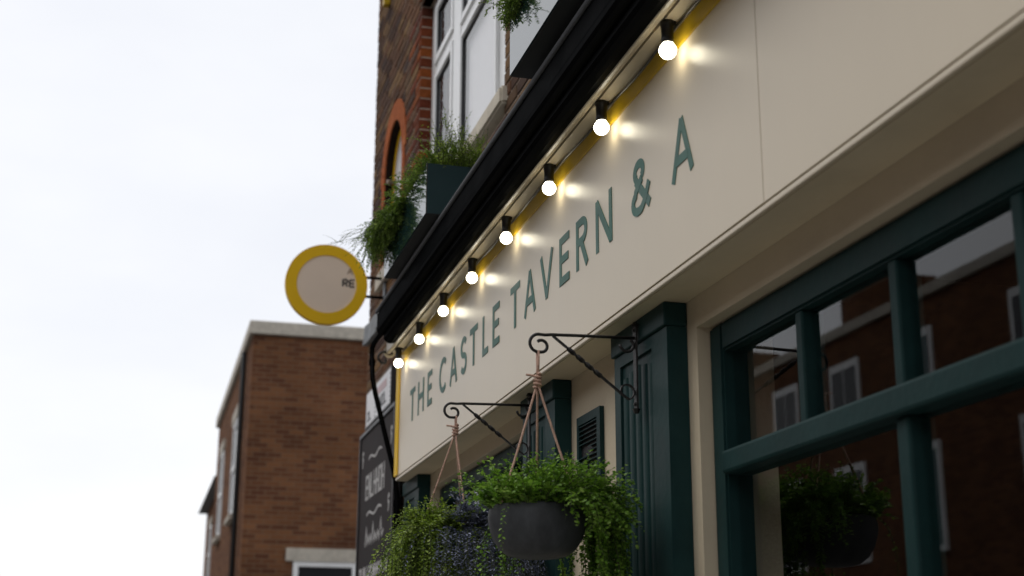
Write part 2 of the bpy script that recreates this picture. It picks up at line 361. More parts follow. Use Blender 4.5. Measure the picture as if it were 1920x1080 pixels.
for i in range(nrow):
    z0 = ZB + i * CH; z1 = z0 + CH - J; zm = z0 + CH / 2
    for a, b in solids(zm, True):
        x = a; first = True; jl = abs(a - WX1) < 1e-6; 
        step = [0.225, 0.1125]
        # bond: alternate courses start with a half brick
        L = 0.225 if i % 2 else 0.1125
        cells = []
        while x < b - 1e-4:
            e = min(x + L, b)
            if b - e < 0.05: e = b
            cells.append((x, e)); x = e; L = 0.225
        for ci, (c0, c1) in enumerate(cells):
            at_r = ci == len(cells) - 1 and abs(b - WX0) < 1e-6
            at_l = ci == 0 and abs(a - WX1) < 1e-6
            quoin = at_r or at_l or (ci == len(cells) - 2 and abs(b - WX0) < 1e-6 and i % 2)
            m = 'red_brick' if quoin else 'stock_brick'
            y0 = YW + rnd.uniform(-0.002, 0.002); x0, x1 = c0 + (0 if c0 == a else J / 2), c1 - (0 if c1 == b else J / 2)
            inview = (c0 >= XL - 0.01 and c1 <= WX0 + 0.01 and 4.06 < zm < 6.45 - (c0 - XL) * 0.40)
            if inview and nind < 290:
                nind += 1; brick_obj(x0, x1, z0, z1, m, y0, 0.1 if quoin else 0.06)
            elif zm > 2.2 and (zm > 3.6 or c1 < -6.3):
                chamfer_box(rest, x0, x1, y0, y0 + 0.06, z0, z1)
tag(part('brickwork', rest, 'stock_brick', wall), kind='stuff')
# end return of the wall (the building's far corner)
rb = bmesh.new()
for i in range(nrow):
    z0 = ZB + i * CH; y = YW + 0.065
    L = 0.1 if i % 2 else 0.21
    while y < 6: box(rb, XL - 0.004, XL + 0.05, y, y + L - J, z0, z0 + CH - J); y += L; L = 0.215
rb2 = bmesh.new(); box(rb2, XL + 0.006, XL + 0.3, YW + 0.3, 6, ZB, ZT); part('return_wall', rb2, 'mortar')
tag(part('return_brickwork', rb, 'stock_brick', wall), kind='stuff')
pbox('parapet_coping', 'stone', tav, XL - 0.05, XR, YW - 0.06, YW + 0.36, ZT, ZT + 0.12, bevel=0.01)
# arch: orange rubbed voussoirs
bm = bmesh.new(); box(bm, ACX - ARI - 0.02, ACX + ARI + 0.02, YW + 0.064, YW + 0.1, AZ0 - 0.02, ACZ + ARI + 0.02); niche = part('arched_niche', bm, 'plate_white')
nv = 17
for k in range(nv):
    b = bmesh.new(); a0 = 180 * k / nv + 0.35; a1 = 180 * (k + 1) / nv - 0.35
    q = [(ACX + r * math.cos(R(a)), ACZ + r * math.sin(R(a))) for r, a in ((ARI, a0), (ARO, a0), (ARO, a1), (ARI, a1))]
    f = [b.verts.new((x, YW - 0.006, z)) for x, z in q]; g = [b.verts.new((x, YW + 0.062, z)) for x, z in q]
    b.faces.new(f); b.faces.new(g[::-1])
    for j in range(4): b.faces.new((f[j], f[(j + 1) % 4], g[(j + 1) % 4], g[j]))
    part('arch_brick', b, 'orange_brick', niche)
for s in (-1, 1):
    for k in range(9):
        z0 = ACZ - (k + 1) * 0.07
        e = ACX + s * ARI; b = bmesh.new(); lo, hi = sorted((e, e + s * 0.1)); box(b, lo, hi, YW - 0.004, YW + 0.062, z0 + 0.003, z0 + 0.07); part('arch_brick', b, 'orange_brick', niche)
b = bmesh.new()
pts = [(ACX - ARI + 0.02, AZ0), (ACX - ARI + 0.02, ACZ)] + arc(ACX, ACZ, ARI - 0.02, ARI - 0.02, 180, 0, 20) + [(ACX + ARI - 0.02, AZ0)]
ribbon(b, pts, 0.022, YW + 0.052, YW + 0.0635); part('yellow_rim', b, 'yellow_sign', niche)
b = bmesh.new(); path = lambda r: [(ACX - r, AZ0), (ACX - r, ACZ)] + arc(ACX, ACZ, r, r, 180, 0, 28) + [(ACX + r, AZ0)]
ribbon(b, path(ARI - 0.0035), 0.006, YW + 0.004, YW + 0.0625); part('reveal', b, 'dark_reveal', niche)
b = bmesh.new(); ribbon(b, path(ARI + 0.11), 0.2, YW + 0.009, YW + 0.061); part('arch_mortar', b, 'mortar', niche)
pbox('niche_sill', 'stone', niche, ACX - 0.45, ACX + 0.45, YW - 0.03, YW + 0.2, AZ0 - 0.1, AZ0)
# upper window
YG = 1.575
bm = bmesh.new()
F0, F1 = YG, YG + 0.06
box(bm, WX0, WX0 + 0.13, F0, F1, WZ0 + 0.10, WZ1); box(bm, -6.19, WX1, F0, F1, WZ0 + 0.10, WZ1)
box(bm, WX0 + 0.13, -6.19, F0, F1, WZ1 - 0.1, WZ1); box(bm, WX0 + 0.13, -6.19, F0, F1, WZ0 + 0.10, WZ0 + 0.2)
window = part('window', bm, 'upvc')
pbox('mullion', 'upvc', window, -7.24, -7.06, F0 - 0.012, F1, WZ0 + 0.2, WZ1 - 0.1, bevel=0.008)
def _b(*a):
    bm = bmesh.new(); box(bm, *a); return bm
def light(x0, x1, z0, z1, w=0.055, gm='clear_glass'):
    bm = bmesh.new(); y0, y1 = F0 - 0.018, F0 + 0.045
    for q in ((x0, x0 + w, z0, z1), (x1 - w, x1, z0, z1), (x0 + w, x1 - w, z1 - w, z1), (x0 + w, x1 - w, z0, z0 + w)): box(bm, q[0], q[1], y0, y1, q[2], q[3])
    bmesh.ops.bevel(bm, geom=list(bm.edges), offset=0.006, segments=2, affect='EDGES')
    part('casement', bm, 'upvc', window)
    bm = bmesh.new(); i0 = w; i1 = w + 0.012
    for q in ((x0 + i0, x0 + i1, z0 + i0, z1 - i0), (x1 - i1, x1 - i0, z0 + i0, z1 - i0), (x0 + i1, x1 - i1, z1 - i1, z1 - i0), (x0 + i1, x1 - i1, z0 + i0, z0 + i1)): box(bm, q[0], q[1], y0 + 0.008, y1, q[2], q[3])
    part('rubber_seal', bm, 'plate_black', window)
    part('pane', _b(x0 + i1, x1 - i1, F0 + 0.0, F0 + 0.006, z0 + i1, z1 - i1), gm, window)
light(-7.775, -7.245, 5.26, 5.67); light(-7.775, -7.245, 4.365, 5.20)
light(-7.055, -6.195, 5.19, 5.67, 0.05, 'bright_glass'); light(-7.055, -6.195, 4.365, 5.13, 0.04, 'bright_glass')
part('transom', _b(-7.79, -7.24, F0 - 0.006, F1, 5.19, 5.27), 'upvc', window); part('transom', _b(-7.06, -6.19, F0 - 0.006, F1, 5.12, 5.20), 'upvc', window)
part('blind', _b(-7.05, -6.2, F0 + 0.03, F0 + 0.034, 4.36, 5.68), 'blind', window)
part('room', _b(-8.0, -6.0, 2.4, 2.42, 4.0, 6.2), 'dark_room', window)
bm = bmesh.new(); box(bm, WX0 - 0.06, -5.745, YW - 0.035, YG + 0.02, 4.165, 4.255); bmesh.ops.bevel(bm, geom=list(bm.edges), offset=0.012, segments=2, affect='EDGES'); part('sill', bm, 'sill_stone', window)
# soldier course over the window
for k in range(28):
    x = WX0 - 0.02 + k * 0.0765
    b = bmesh.new(); chamfer_box(b, x, x + 0.067, YW - 0.012, YW + 0.09, WZ1, WZ1 + 0.21); part('lintel_brick', b, 'red_brick', window)
# yellow bracket end high on the wall and lead flashing
pbox('yellow_bracket', 'yellow_paint', tav, -9.21, -9.15, YW - 0.05, YW - 0.002, 6.36, 7.4, bevel=0.006)
bm = bmesh.new(); xs = [XL + 0.02 + k * 0.15 for k in range(40)]
prev = None
for x in xs:
    z0 = 3.90 + rnd.uniform(-0.012, 0.012); z1 = 4.04 + rnd.uniform(-0.012, 0.012); y0 = YW - 0.02 - rnd.uniform(0, 0.012)
    r_ = [bm.verts.new((x, y0 - 0.01, z0)), bm.verts.new((x, y0, z1)), bm.verts.new((x, YW - 0.003, z1 + 0.006)), bm.verts.new((x, YW - 0.003, z0))]
    if prev:
        for j in range(4): bm.faces.new((prev[j], prev[(j + 1) % 4], r_[(j + 1) % 4], r_[j]))
    prev = r_
part('lead_flashing', bm, 'lead')

# ------------------------------------------------------------------ shopfront: roof, gutter, cornice, walls, soffit
X0 = -6.53; XE = 2.4
GP = [(1.10, 3.106), (1.078, 3.1), (1.064, 3.097), (1.051, 3.099), (1.040, 3.106), (1.032, 3.117), (1.030, 3.13), (1.0305, 3.136), (1.024, 3.1365), (1.015, 3.1375), (1.006, 3.142), (0.999, 3.151),
      (0.997, 3.163), (0.998, 3.171), (0.998, 3.233), (1.02, 3.24), (1.10, 3.245)]
bm = bmesh.new(); prism_x(bm, GP, -6.2, XE); gutter = part('gutter', bm, 'black_metal', smooth=False)
bm = bmesh.new(); prism_x(bm, [(0.995, 3.234), (0.9905, 3.237), (0.9885, 3.242), (0.9885, 3.249), (0.996, 3.2515), (1.03, 3.2525), (1.03, 3.246), (1.0, 3.245), (0.9985, 3.236)], -6.205, XE); part('gutter_lip', bm, 'zinc_edge', gutter)
bm = bmesh.new(); prism_x(bm, [(1.03, 3.247), (1.03, 3.225), (1.495, 3.235), (1.495, 3.29)], -6.45, XE); part('lead_roof', bm, 'lead')
bm = bmesh.new(); prism_x(bm, [(1.168, 3.104), (1.113, 3.104), (1.113, 3.22), (1.168, 3.22)], -6.45, XE); cornice = part('cornice', bm, 'cream_trim')
bm = bmesh.new(); prism_x(bm, [(1.104, 3.101), (1.094, 3.098), (1.086, 3.099), (1.083, 3.103), (1.083, 3.22), (1.104, 3.22)], -6.42, XE); part('moulding', bm, 'cream_trim', cornice)
bm = bmesh.new(); tube(bm, [(-6.43, 1.10 + 0.022 * math.cos(R(a)), 3.11 + 0.022 * math.sin(R(a))) for a in range(0, 361, 30)], 0.008, 6); part('scroll_end', bm, 'cream_trim', cornice)
# ground floor box: cream wall with window bays cut out
YC = 1.28
bays = [(-6.20, -4.52, 0.55, 2.44), (-3.06, -1.36, 0.55, 2.43)]
bm = bmesh.new()
xs = [X0 - 0.06] + [v for b in bays for v in b[:2]] + [XE]
for i in range(0, len(xs), 2): box(bm, xs[i], xs[i + 1], YC, YC + 0.2, 0, 2.62)
for b in bays: box(bm, b[0], b[1], YC, YC + 0.2, b[3], 2.62); box(bm, b[0], b[1], YC, YC + 0.2, 0, b[2])
part('cream_wall', bm, 'cream_wall')
pbox('soffit', 'soffit_paint', tav, X0 + 0.002, XE, 1.175, YC - 0.001, 2.5065, 2.53)
pbox('fascia_backing', 'dark_room', tav, X0 + 0.003, XE, 1.19, 1.49, 2.54, 3.2)
pbox('return_panel', 'cream_trim', tav, X0 - 0.06, X0 - 0.055, YC + 0.2, YW, 0, 2.62)
# pilasters
def pilaster(x0, x1):
    w = x1 - x0; yf = 1.225
    bm = bmesh.new(); box(bm, x0, x1, yf + 0.0072, YC - 0.001, 0.16, 2.445)
    sl, sr = 0.046, 0.108
    box(bm, x0, x0 + sl, yf, yf + 0.007, 0.3, 2.444); box(bm, x1 - sr, x1, yf, yf + 0.007, 0.3, 2.444); box(bm, x0 + sl, x1 - sr, yf, yf + 0.007, 2.412, 2.444)
    p = part('pilaster', bm, 'green_paint')
    pbox('capital', 'green_paint', p, x0 - 0.008, x1 + 0.004, yf - 0.008, YC - 0.001, 2.446, 2.506, bevel=0.004)
    n = 5; a, b = x0 + sl, x1 - sr; g = (b - a)
    for k in range(n):
        cx = a + g * (k + 0.5) / n; bm = bmesh.new(); r = g / n * 0.5 - 0.005
        pr = [(cx + r * math.cos(R(t)), yf + 0.0078 - 0.0048 * math.sin(R(t))) for t in range(0, 181, 30)]
        A = [bm.verts.new((x, y, 0.3)) for x, y in pr]; B = [bm.verts.new((x, y, 2.392 - 0.008 * abs(k - 2))) for x, y in pr]
        for j in range(len(pr) - 1): bm.faces.new((A[j], A[j + 1], B[j + 1], B[j]))
        bm.faces.new(B); bm.faces.new(A[::-1]); part('reed', bm, 'green_paint', p)
    pbox('plinth', 'green_paint', p, x0 - 0.015, x1 + 0.015, yf - 0.015, YC - 0.001, 0, 0.3, bevel=0.006)
    return p
for a, b in ((-6.62, -6.26), (-4.46, -4.085), (-3.515, -3.12), (-1.30, -0.91)): pilaster(a, b)
# ground floor windows
def shop_window(x0, x1, z0, z1, ztr, nl, lights):
    y0, y1 = YC + 0.03, YC + 0.10; f = 0.07
    bm = bmesh.new()
    for q in ((x0, x0 + f, z0, z1), (x1 - f, x1, z0, z1), (x0 + f, x1 - f, z1 - f, z1), (x0 + f, x1 - f, z0, z0 + f)): box(bm, q[0], q[1], y0, y1, q[2], q[3])
    bmesh.ops.bevel(bm, geom=list(bm.edges), offset=0.006, segments=2, affect='EDGES')
    w = part('shop_window', bm, 'green_paint')
    pbox('transom', 'green_paint', w, x0 + f, x1 - f, y0 - 0.012, y1, ztr, ztr + 0.055, bevel=0.008)
    iw = (x1 - x0 - 2 * f)
    for k in range(1, nl): 
        cx = x0 + f + iw * k / nl; pbox('mullion', 'green_paint', w, cx - 0.022, cx + 0.022, y0 + 0.006, y1 - 0.006, z0 + f, ztr, bevel=0.006)
    for k in range(1, lights):
        cx = x0 + f + iw * k / lights; pbox('glazing_bar', 'green_paint', w, cx - 0.016, cx + 0.016, y0 + 0.008, y1 - 0.008, ztr + 0.055, z1 - f, bevel=0.005)
    for k in range(nl):
        a = x0 + f + iw * k / nl; part('pane', _b(a + 0.001, a + iw / nl - 0.001, y0 + 0.03, y0 + 0.036, z0 + f, ztr), 'glass', w)
    for k in range(lights):
        a = x0 + f + iw * k / lights; part('pane', _b(a + 0.001, a + iw / lights - 0.001, y0 + 0.03, y0 + 0.036, ztr + 0.055, z1 - f), 'glass', w)
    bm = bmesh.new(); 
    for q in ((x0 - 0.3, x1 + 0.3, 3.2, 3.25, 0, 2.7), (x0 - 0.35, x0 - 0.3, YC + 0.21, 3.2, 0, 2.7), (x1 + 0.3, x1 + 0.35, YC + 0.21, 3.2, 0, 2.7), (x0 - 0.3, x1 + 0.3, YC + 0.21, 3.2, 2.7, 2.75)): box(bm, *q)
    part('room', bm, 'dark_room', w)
    pbox('sill', 'green_paint', w, x0 - 0.02, x1 + 0.02, YC - 0.05, YC + 0.1, z0 - 0.06, z0 - 0.002, bevel=0.008)
shop_window(-6.195, -4.525, 0.56, 2.435, 2.02, 2, 4)
shop_window(-3.055, -1.365, 0.56, 2.425, 2.06, 2, 4)

# ------------------------------------------------------------------ fascia sign
YF = 1.162; ZF0, ZF1 = 2.507, 3.102
sign = empty('fascia_sign', (-4.0, YF, ZF0)); tag(sign, 'long cream fascia sign with green painted letters and yellow border', 'sign')
pbox('board', 'cream_gloss', sign, X0, -2.412, YF, YF + 0.026, ZF0 + 0.016, ZF1); pbox('board', 'cream_gloss', sign, -2.410, XE, YF + 0.0005, YF + 0.026, ZF0 + 0.016, ZF1)
pbox('bottom_bead', 'cream_gloss', sign, X0, XE, YF + 0.002, YF + 0.012, ZF0, ZF0 + 0.0135, bevel=0.003)
pbox('yellow_border', 'yellow_paint', sign, X0 + 0.075, XE, YF - 0.006, YF, 3.052, 3.101, bevel=0.002)
pbox('yellow_border', 'yellow_sign', sign, X0 - 0.008, X0 + 0.074, YF - 0.006, YF, ZF0 + 0.018, 3.101, bevel=0.002)
SW = 0.0235; ZL, H = 2.7275, 0.1495
def letter(ch, x0, x1):
    bm = bmesh.new(); w = x1 - x0; h = H; s = SW / 2; k = [0]
    def st(pts, wd=SW):
        k[0] += 1; t = 0.0010 + 0.0004 * k[0]
        ribbon(bm, [(x0 + u, ZL + v) for u, v in pts], wd, YF - t, YF + 0.0005)
    if ch == 'T': st([(0, h - s), (w, h - s)]); st([(w / 2, 0), (w / 2, h - SW)])
    elif ch == 'H': st([(s, 0), (s, h)]); st([(w - s, 0), (w - s, h)]); st([(SW, h * 0.52), (w - SW, h * 0.52)])
    elif ch == 'E': st([(s, 0), (s, h)]); st([(SW, h - s), (w, h - s)]); st([(SW, h * 0.52), (w * 0.9, h * 0.52)]); st([(SW, s), (w, s)])
    elif ch == 'L': st([(s, 0), (s, h)]); st([(SW, s), (w, s)])
    elif ch == 'A': st([(s * 0.8, 0), (w / 2, h - 0.004)], SW * 0.92); st([(w - s * 0.8, 0), (w / 2, h - 0.004)], SW * 0.92); st([(w * 0.22, h * 0.31), (w * 0.78, h * 0.31)])
    elif ch == 'V': st([(s * 0.8, h), (w / 2, 0.004)], SW * 0.92); st([(w - s * 0.8, h), (w / 2, 0.004)], SW * 0.92)
    elif ch == 'N': st([(s, 0), (s, h)]); st([(w - s, 0), (w - s, h)]); st([(s, h - 0.006), (w - s, 0.006)])
    elif ch == 'C': st(arc(w * 0.54, h / 2, w * 0.54 - s, h / 2 - s, 48, 312, 22))
    elif ch == 'S':
        r = h * 0.25
        st(arc(w * 0.5, h - s - (h / 4 - s / 2), w * 0.5 - s, h / 4 - s / 2, 30, 262, 14) + arc(w * 0.5, s + (h / 4 - s / 2), w * 0.5 - s, h / 4 - s / 2, 82, -150, 14))
    elif ch == 'R':
        rb = h * 0.27; st([(s, 0), (s, h)])
        st([(SW, h - s), (w * 0.5, h - s)] + arc(w * 0.5, h - rb, w * 0.42 - s, rb - s, 85, -85, 12) + [(w * 0.5, h - 2 * rb + s), (SW, h - 2 * rb + s)])
        st([(w * 0.42, h - 2 * rb + s), (w - s, 0)])
    elif ch == '&':
        c = w * 0.40
        st(arc(c, h * 0.78, w * 0.21, h * 0.22 - s, -50, 230, 18))
        st([(c - w * 0.17, h * 0.66), (w - s * 0.9, s * 0.8)], SW * 1.05)
        st([(c + w * 0.15, h * 0.63), (w * 0.24, h * 0.45)] + arc(w * 0.39, h * 0.25, w * 0.39 - s, h * 0.25 - s, 125, 300, 14) + [(w * 0.72, h * 0.22), (w * 0.90, h * 0.46)], SW * 0.95)
    part('letter', bm, 'green_letter', sign)
for ch, a, b in (('T', -6.187, -6.069), ('H', -6.000, -5.868), ('E', -5.788, -5.694), ('C', -5.543, -5.400), ('A', -5.340, -5.208), ('S', -5.146, -5.042), ('T', -4.990, -4.866), ('L', -4.789, -4.704), ('E', -4.638, -4.541),
                 ('T', -4.390, -4.271), ('A', -4.216, -4.079), ('V', -4.026, -3.884), ('E', -3.818, -3.718), ('R', -3.651, -3.538), ('N', -3.470, -3.332), ('&', -3.178, -3.036), ('A', -2.898, -2.762)):
    letter(ch, a, b)

# ------------------------------------------------------------------ festoon lamps
where = ['lowest, at the sign corner before THE', 'above the end of the word THE', 'above the C of CASTLE', 'above the middle of the word CASTLE', 'above the gap between CASTLE and TAVERN', 'above the V of TAVERN', 'above the N of TAVERN', 'highest, past the ampersand']
BX = [-6.305, -5.805, -5.307, -4.806, -4.306, -3.795, -3.296, -2.804]
proto = None
def copy_tree(o, parent=None):
    c = o.copy(); COL.objects.link(c); c.parent = parent
    for ch in o.children: copy_tree(ch, c)
    return c
for i, x in enumerate(BX):
    if proto is None:
        proto = empty('festoon_lamp', (x, 1.123, 3.104))
        bm = bmesh.new(); lathe(bm, [(0.0165, 0.0), (0.0175, -0.006), (0.0165, -0.012), (0.0155, -0.014), (0.0145, -0.040), (0.0155, -0.043), (0.0152, -0.052), (0.0135, -0.056)], (0, 0, 0), 24); box(bm, -0.012, 0.012, -0.003, 0.018, -0.010, -0.001)
        mesh_obj('socket', bm, 'black_plastic', proto, True)
        bm = bmesh.new(); r = 0.0208
        lathe(bm, [(0.0125, -0.055)] + [(r * math.cos(R(a)), -0.074 + r * math.sin(R(a)) * 1.0) for a in range(48, -90, -12)] + [(0.001, -0.074 - r)], (0, 0, 0), 28); mesh_obj('bulb', bm, 'bulb_glow', proto, True)
        o = proto
    else: o = copy_tree(proto)
    o.location = (x, 1.123, 3.104)
    tag(o, 'glowing globe bulb in black socket, ' + where[i], 'lamp', 'festoon lamps under the cornice')
bm = bmesh.new(); pts = []
for i in range(len(BX) - 1):
    for k in range(8):
        t = k / 8; pts.append((BX[i] + (BX[i + 1] - BX[i]) * t, 1.146 + 0.003 * math.sin(i * 2 + t * 5), 3.096 - 0.010 * math.sin(math.pi * t) * (0.6 + 0.5 * math.sin(i * 3.1))))
pts += [(BX[-1], 1.146, 3.096), (-2.0, 1.146, 3.09), (0, 1.146, 3.095)]
tube(bm, pts, 0.0038, 6); tag(mesh_obj('festoon_cable', bm, 'black_plastic', None, True), 'thin black cable linking the globe bulbs above the yellow border', 'cable')

# ------------------------------------------------------------------ vent grille
vent = empty('vent_grille', (-3.905, YC, 2.16)); tag(vent, 'dark green louvred vent grille on cream wall between pilasters', 'vent')
VX0, VX1, VZ0, VZ1 = -3.992, -3.770, 2.130, 2.366
bm = bmesh.new(); yv0, yv1 = YC - 0.014, YC - 0.001
for q in ((VX0, VX0 + 0.018, VZ0, VZ1), (VX1 - 0.030, VX1, VZ0, VZ1), (VX0 + 0.018, VX1 - 0.030, VZ1 - 0.026, VZ1), (VX0 + 0.018, VX1 - 0.030, VZ0, VZ0 + 0.02)): box(bm, q[0], q[1], yv0, yv1, q[2], q[3])
part('frame', bm, 'green_paint', vent); part('opening_shade', _b(VX0 + 0.02, VX1 - 0.03, YC - 0.004, YC - 0.002, VZ0 + 0.015, VZ1 - 0.02), 'plate_black', vent)  # black sheet on the solid wall stands for the shade behind the slats
ns = 14
for k in range(ns):
    z = VZ0 + 0.026 + (VZ1 - VZ0 - 0.056) * k / (ns - 1); a, b = VX0 + 0.018, VX1 - 0.030
    if k in (7, 8): a = a + 0.085
    bm = bmesh.new(); prism_x(bm, [(yv0 + 0.001, z - 0.0035), (yv0 + 0.001, z - 0.001), (yv1 - 0.003, z + 0.0045), (yv1 - 0.003, z + 0.002)], a, b); part('slat', bm, 'green_paint', vent)

# ------------------------------------------------------------------ brackets
def bracket(x, label, dz=0.0):
    yb = 1.2105; b = empty('basket_bracket', (x, yb, 2.26 + dz)); tag(b, label, 'bracket', 'wrought iron basket brackets')
    z = lambda v: v + dz
    bm = bmesh.new(); box(bm, x - 0.011, x + 0.011, yb - 0.004, yb + 0.001, z(2.268), z(2.486))
    tube(bm, [(x, yb - 0.002, z(2.486)), (x, yb - 0.002, z(2.497))], [0.011, 0.004], 6); tube(bm, [(x, yb - 0.002, z(2.268)), (x, yb - 0.002, z(2.256))], [0.011, 0.006], 6)
    part('back_plate', bm, 'wrought_iron', b)
    bm = bmesh.new(); rr = 0.0043
    arm = [(x, yb - 0.004, z(2.454)), (x, 1.10, z(2.452)), (x, 0.985, z(2.4485)), (x, 0.965, z(2.4465))]
    hc = (0.9485, 2.424); arm += [(x, hc[0] + 0.0235 * math.cos(R(a)), z(hc[1] + 0.0235 * math.sin(R(a)))) for a in range(95, 262, 16)]
    arm += [(x, 0.9475 + 0.0155 * math.cos(R(a)) + 0.008, z(2.4165 + 0.0155 * math.sin(R(a)))) for a in range(-90, 131, 22)]
    tube(bm, arm, rr, 8); part('arm', bm, 'wrought_iron', b, True)
    bm = bmesh.new(); n = 70; P, T, rads = [], [], []
    p0, p1 = Vector((x, 0.986, z(2.4455))), Vector((x, 1.176, z(2.300)))
    for k in range(n + 1):
        t = k / n; P.append(p0.lerp(p1, t)); m = min(1, max(0, (t - 0.18) / 0.5)); T.append(m * math.pi * 4.0); rads.append(0.0082 if 0.18 < t < 0.68 else 0.0066)
    sc = [(x, 1.186 + 0.0, z(2.2935))] + [(x, 1.184 + 0.0195 * math.cos(R(a)), z(2.310 + 0.0195 * math.sin(R(a)))) for a in range(-70, 130, 18)] + [(x, 1.1685, z(2.3195)), (x, 1.166, z(2.309)), (x, 1.169, z(2.302))]
    P += [Vector(p) for p in sc]; T += [T[-1]] * len(sc); rads += [0.006] * len(sc)
    tube(bm, P, rads, square=True, twist=T, flat=0.5); part('brace', bm, 'wrought_iron', b)
    bm = bmesh.new(); tube(bm, [(x, 1.186 + 0.018 * math.cos(R(a)), z(2.434 + 0.017 * math.sin(R(a)))) for a in range(60, -200, -20)], 0.0042, 8); part('scroll', bm, 'wrought_iron', b, True)
    for zz in (2.475, 2.28):
        bm = bmesh.new(); tube(bm, [(x, yb - 0.003, z(zz)), (x, yb - 0.009, z(zz))], [0.0055, 0.0035], 8); part('screw', bm, 'wrought_iron', b)
    return b
bracket(-3.303, 'black wrought iron bracket on the large pilaster, holding the grey bowl')
bracket(-4.325, 'black wrought iron bracket on the pilaster behind the vent, holding the leafy basket', 0.012)

# ------------------------------------------------------------------ plants
def leaf(bm, p, d, up, L, w):
    """pointed oval leaf, folded along its midrib, 4 faces"""
    d = d.normalized(); s = d.cross(up)
    if s.length < 1e-5: s = d.orthogonal()
    s.normalize(); n = s.cross(d).normalized()
    a = bm.verts.new(p); b = bm.verts.new(p + d * L)
    l = bm.verts.new(p + d * L * 0.5 + s * w * 0.5 + n * w * 0.18); r = bm.verts.new(p + d * L * 0.5 - s * w * 0.5 + n * w * 0.18); m = bm.verts.new(p + d * L * 0.5)
    bm.faces.new((a, m, l)); bm.faces.new((m, b, l)); bm.faces.new((a, r, m)); bm.faces.new((m, r, b))
def rv(s=1.0): return Vector((rnd.gauss(0, s), rnd.gauss(0, s), rnd.gauss(0, s)))
def frond(leaves, stems, p, d, length, droop, nleaf, L, w, wig=0.25, fork=0.0, spread=0.9, r=0.0012):
    pts = [p.copy()]; d = d.normalized(); n = 9; side = 1
    for k in range(n):
        d = (d + Vector((0, 0, -droop / n)) + rv(wig / n)).normalized(); pts.append(pts[-1] + d * length / n)
    tube(stems, pts, [r * (1 - 0.6 * k / n) for k in range(n + 1)], 4, cap=False)
    for q in range(nleaf):
        t = 0.12 + 0.88 * q / nleaf; i = min(int(t * n), n - 1); f = t * n - i
        pp = pts[i].lerp(pts[i + 1], f); dd = (pts[i + 1] - pts[i]).normalized(); s = dd.cross(Vector((0, 0, 1)))
        if s.length < 0.05: s = rv()
        s.normalize(); side = -side; g = (1.1 - 0.5 * t) * rnd.uniform(0.5, 1.4)
        leaf(leaves, pp, dd * 0.6 + s * side * spread + rv(0.25), Vector((0, 0, 1)) + rv(0.35), L * g, w * g)
    if fork:
        for k in range(2, n, 1):
            if rnd.random() < fork:
                dd = (pts[k + 1] - pts[k]).normalized(); frond(leaves, stems, pts[k], dd + rv(0.6), length * rnd.uniform(0.25, 0.45), droop * 0.8, max(4, nleaf // 3), L * 0.9, w * 0.9, wig, 0, spread, r * 0.7)
def plant(name, label, cat, base, group=None):
    o = empty(name, base); tag(o, label, cat, group); return o
def finish(o, leaves, stems, mat, mn='foliage', sn='stems'):
    a = part(mn, leaves, mat, o); b = part(sn, stems, 'twig', o)

# hanging baskets
def basket(cx, cy, rim, label, ztop, knot, rope_ang):
    b = empty('hanging_basket', (cx, cy, rim - 0.14)); tag(b, label, 'basket', 'hanging baskets on iron brackets')
    r0 = 0.122
    prof = [(0.004, -0.124), (0.050, -0.124), (0.074, -0.118), (0.095, -0.102), (0.110, -0.078), (0.1195, -0.050), (0.1225, -0.028), (0.1205, -0.010), (0.1165, -0.002), (0.115, 0.001), (0.112, 0.0), (0.110, -0.02), (0.10, -0.05), (0.004, -0.05)]
    bm = bmesh.new(); lathe(bm, prof, (cx, cy, rim), 48); part('bowl', bm, 'zinc_bowl', b, True)
    bm = bmesh.new(); lathe(bm, [(0.004, -0.012), (0.06, -0.010), (0.108, -0.016), (0.108, -0.022), (0.004, -0.022)], (cx, cy, rim), 24); part('soil', bm, 'soil', b)
    for a in rope_ang:
        e = Vector((cx + 0.1145 * math.cos(R(a)), cy + 0.1145 * math.sin(R(a)), rim - 0.004)); s = Vector((cx, cy, knot - 0.008))
        bm = bmesh.new(); P = [s.lerp(e, k / 12) + Vector((0, 0, -0.004 * math.sin(math.pi * k / 12))) for k in range(13)]
        tube(bm, P, 0.0031, 6); part('rope', bm, 'rope', b, True)
    bm = bmesh.new(); tube(bm, [(cx - 0.004, cy, ztop), (cx - 0.005, cy + 0.001, (ztop + knot) / 2), (cx, cy, knot)], 0.0032, 6); tube(bm, [(cx + 0.004, cy + 0.002, ztop), (cx + 0.005, cy + 0.001, (ztop + knot) / 2), (cx, cy + 0.001, knot)], 0.0032, 6); part('rope_loop', bm, 'rope', b, True)
    bm = bmesh.new()
    P = [(cx + 0.0085 * math.cos(t * 0.75), cy + 0.0085 * math.sin(t * 0.75), knot + 0.016 - t * 0.0011) for t in range(34)]
    tube(bm, P, 0.0036, 6); tube(bm, [(cx, cy - 0.004, knot + 0.008), (cx, cy - 0.016, knot + 0.011), (cx, cy - 0.030, knot + 0.012)], 0.003, 6)
    tube(bm, [(cx, cy, knot), (cx, cy, knot - 0.02)], [0.009, 0.005], 8); part('knot', bm, 'rope', b, True)
    return b
B1 = Vector((-3.303, 0.945, 2.008)); B2 = Vector((-4.325, 0.962, 2.035))
basket(B1.x, B1.y, B1.z, 'dark grey zinc bowl hanging on pink ropes from the nearer bracket', 2.404, 2.328, (293, 45, 165))
basket(B2.x, B2.y, B2.z, 'hanging bowl hidden by leaves, on ropes from the farther bracket', 2.418, 2.374, (250, 10, 150))
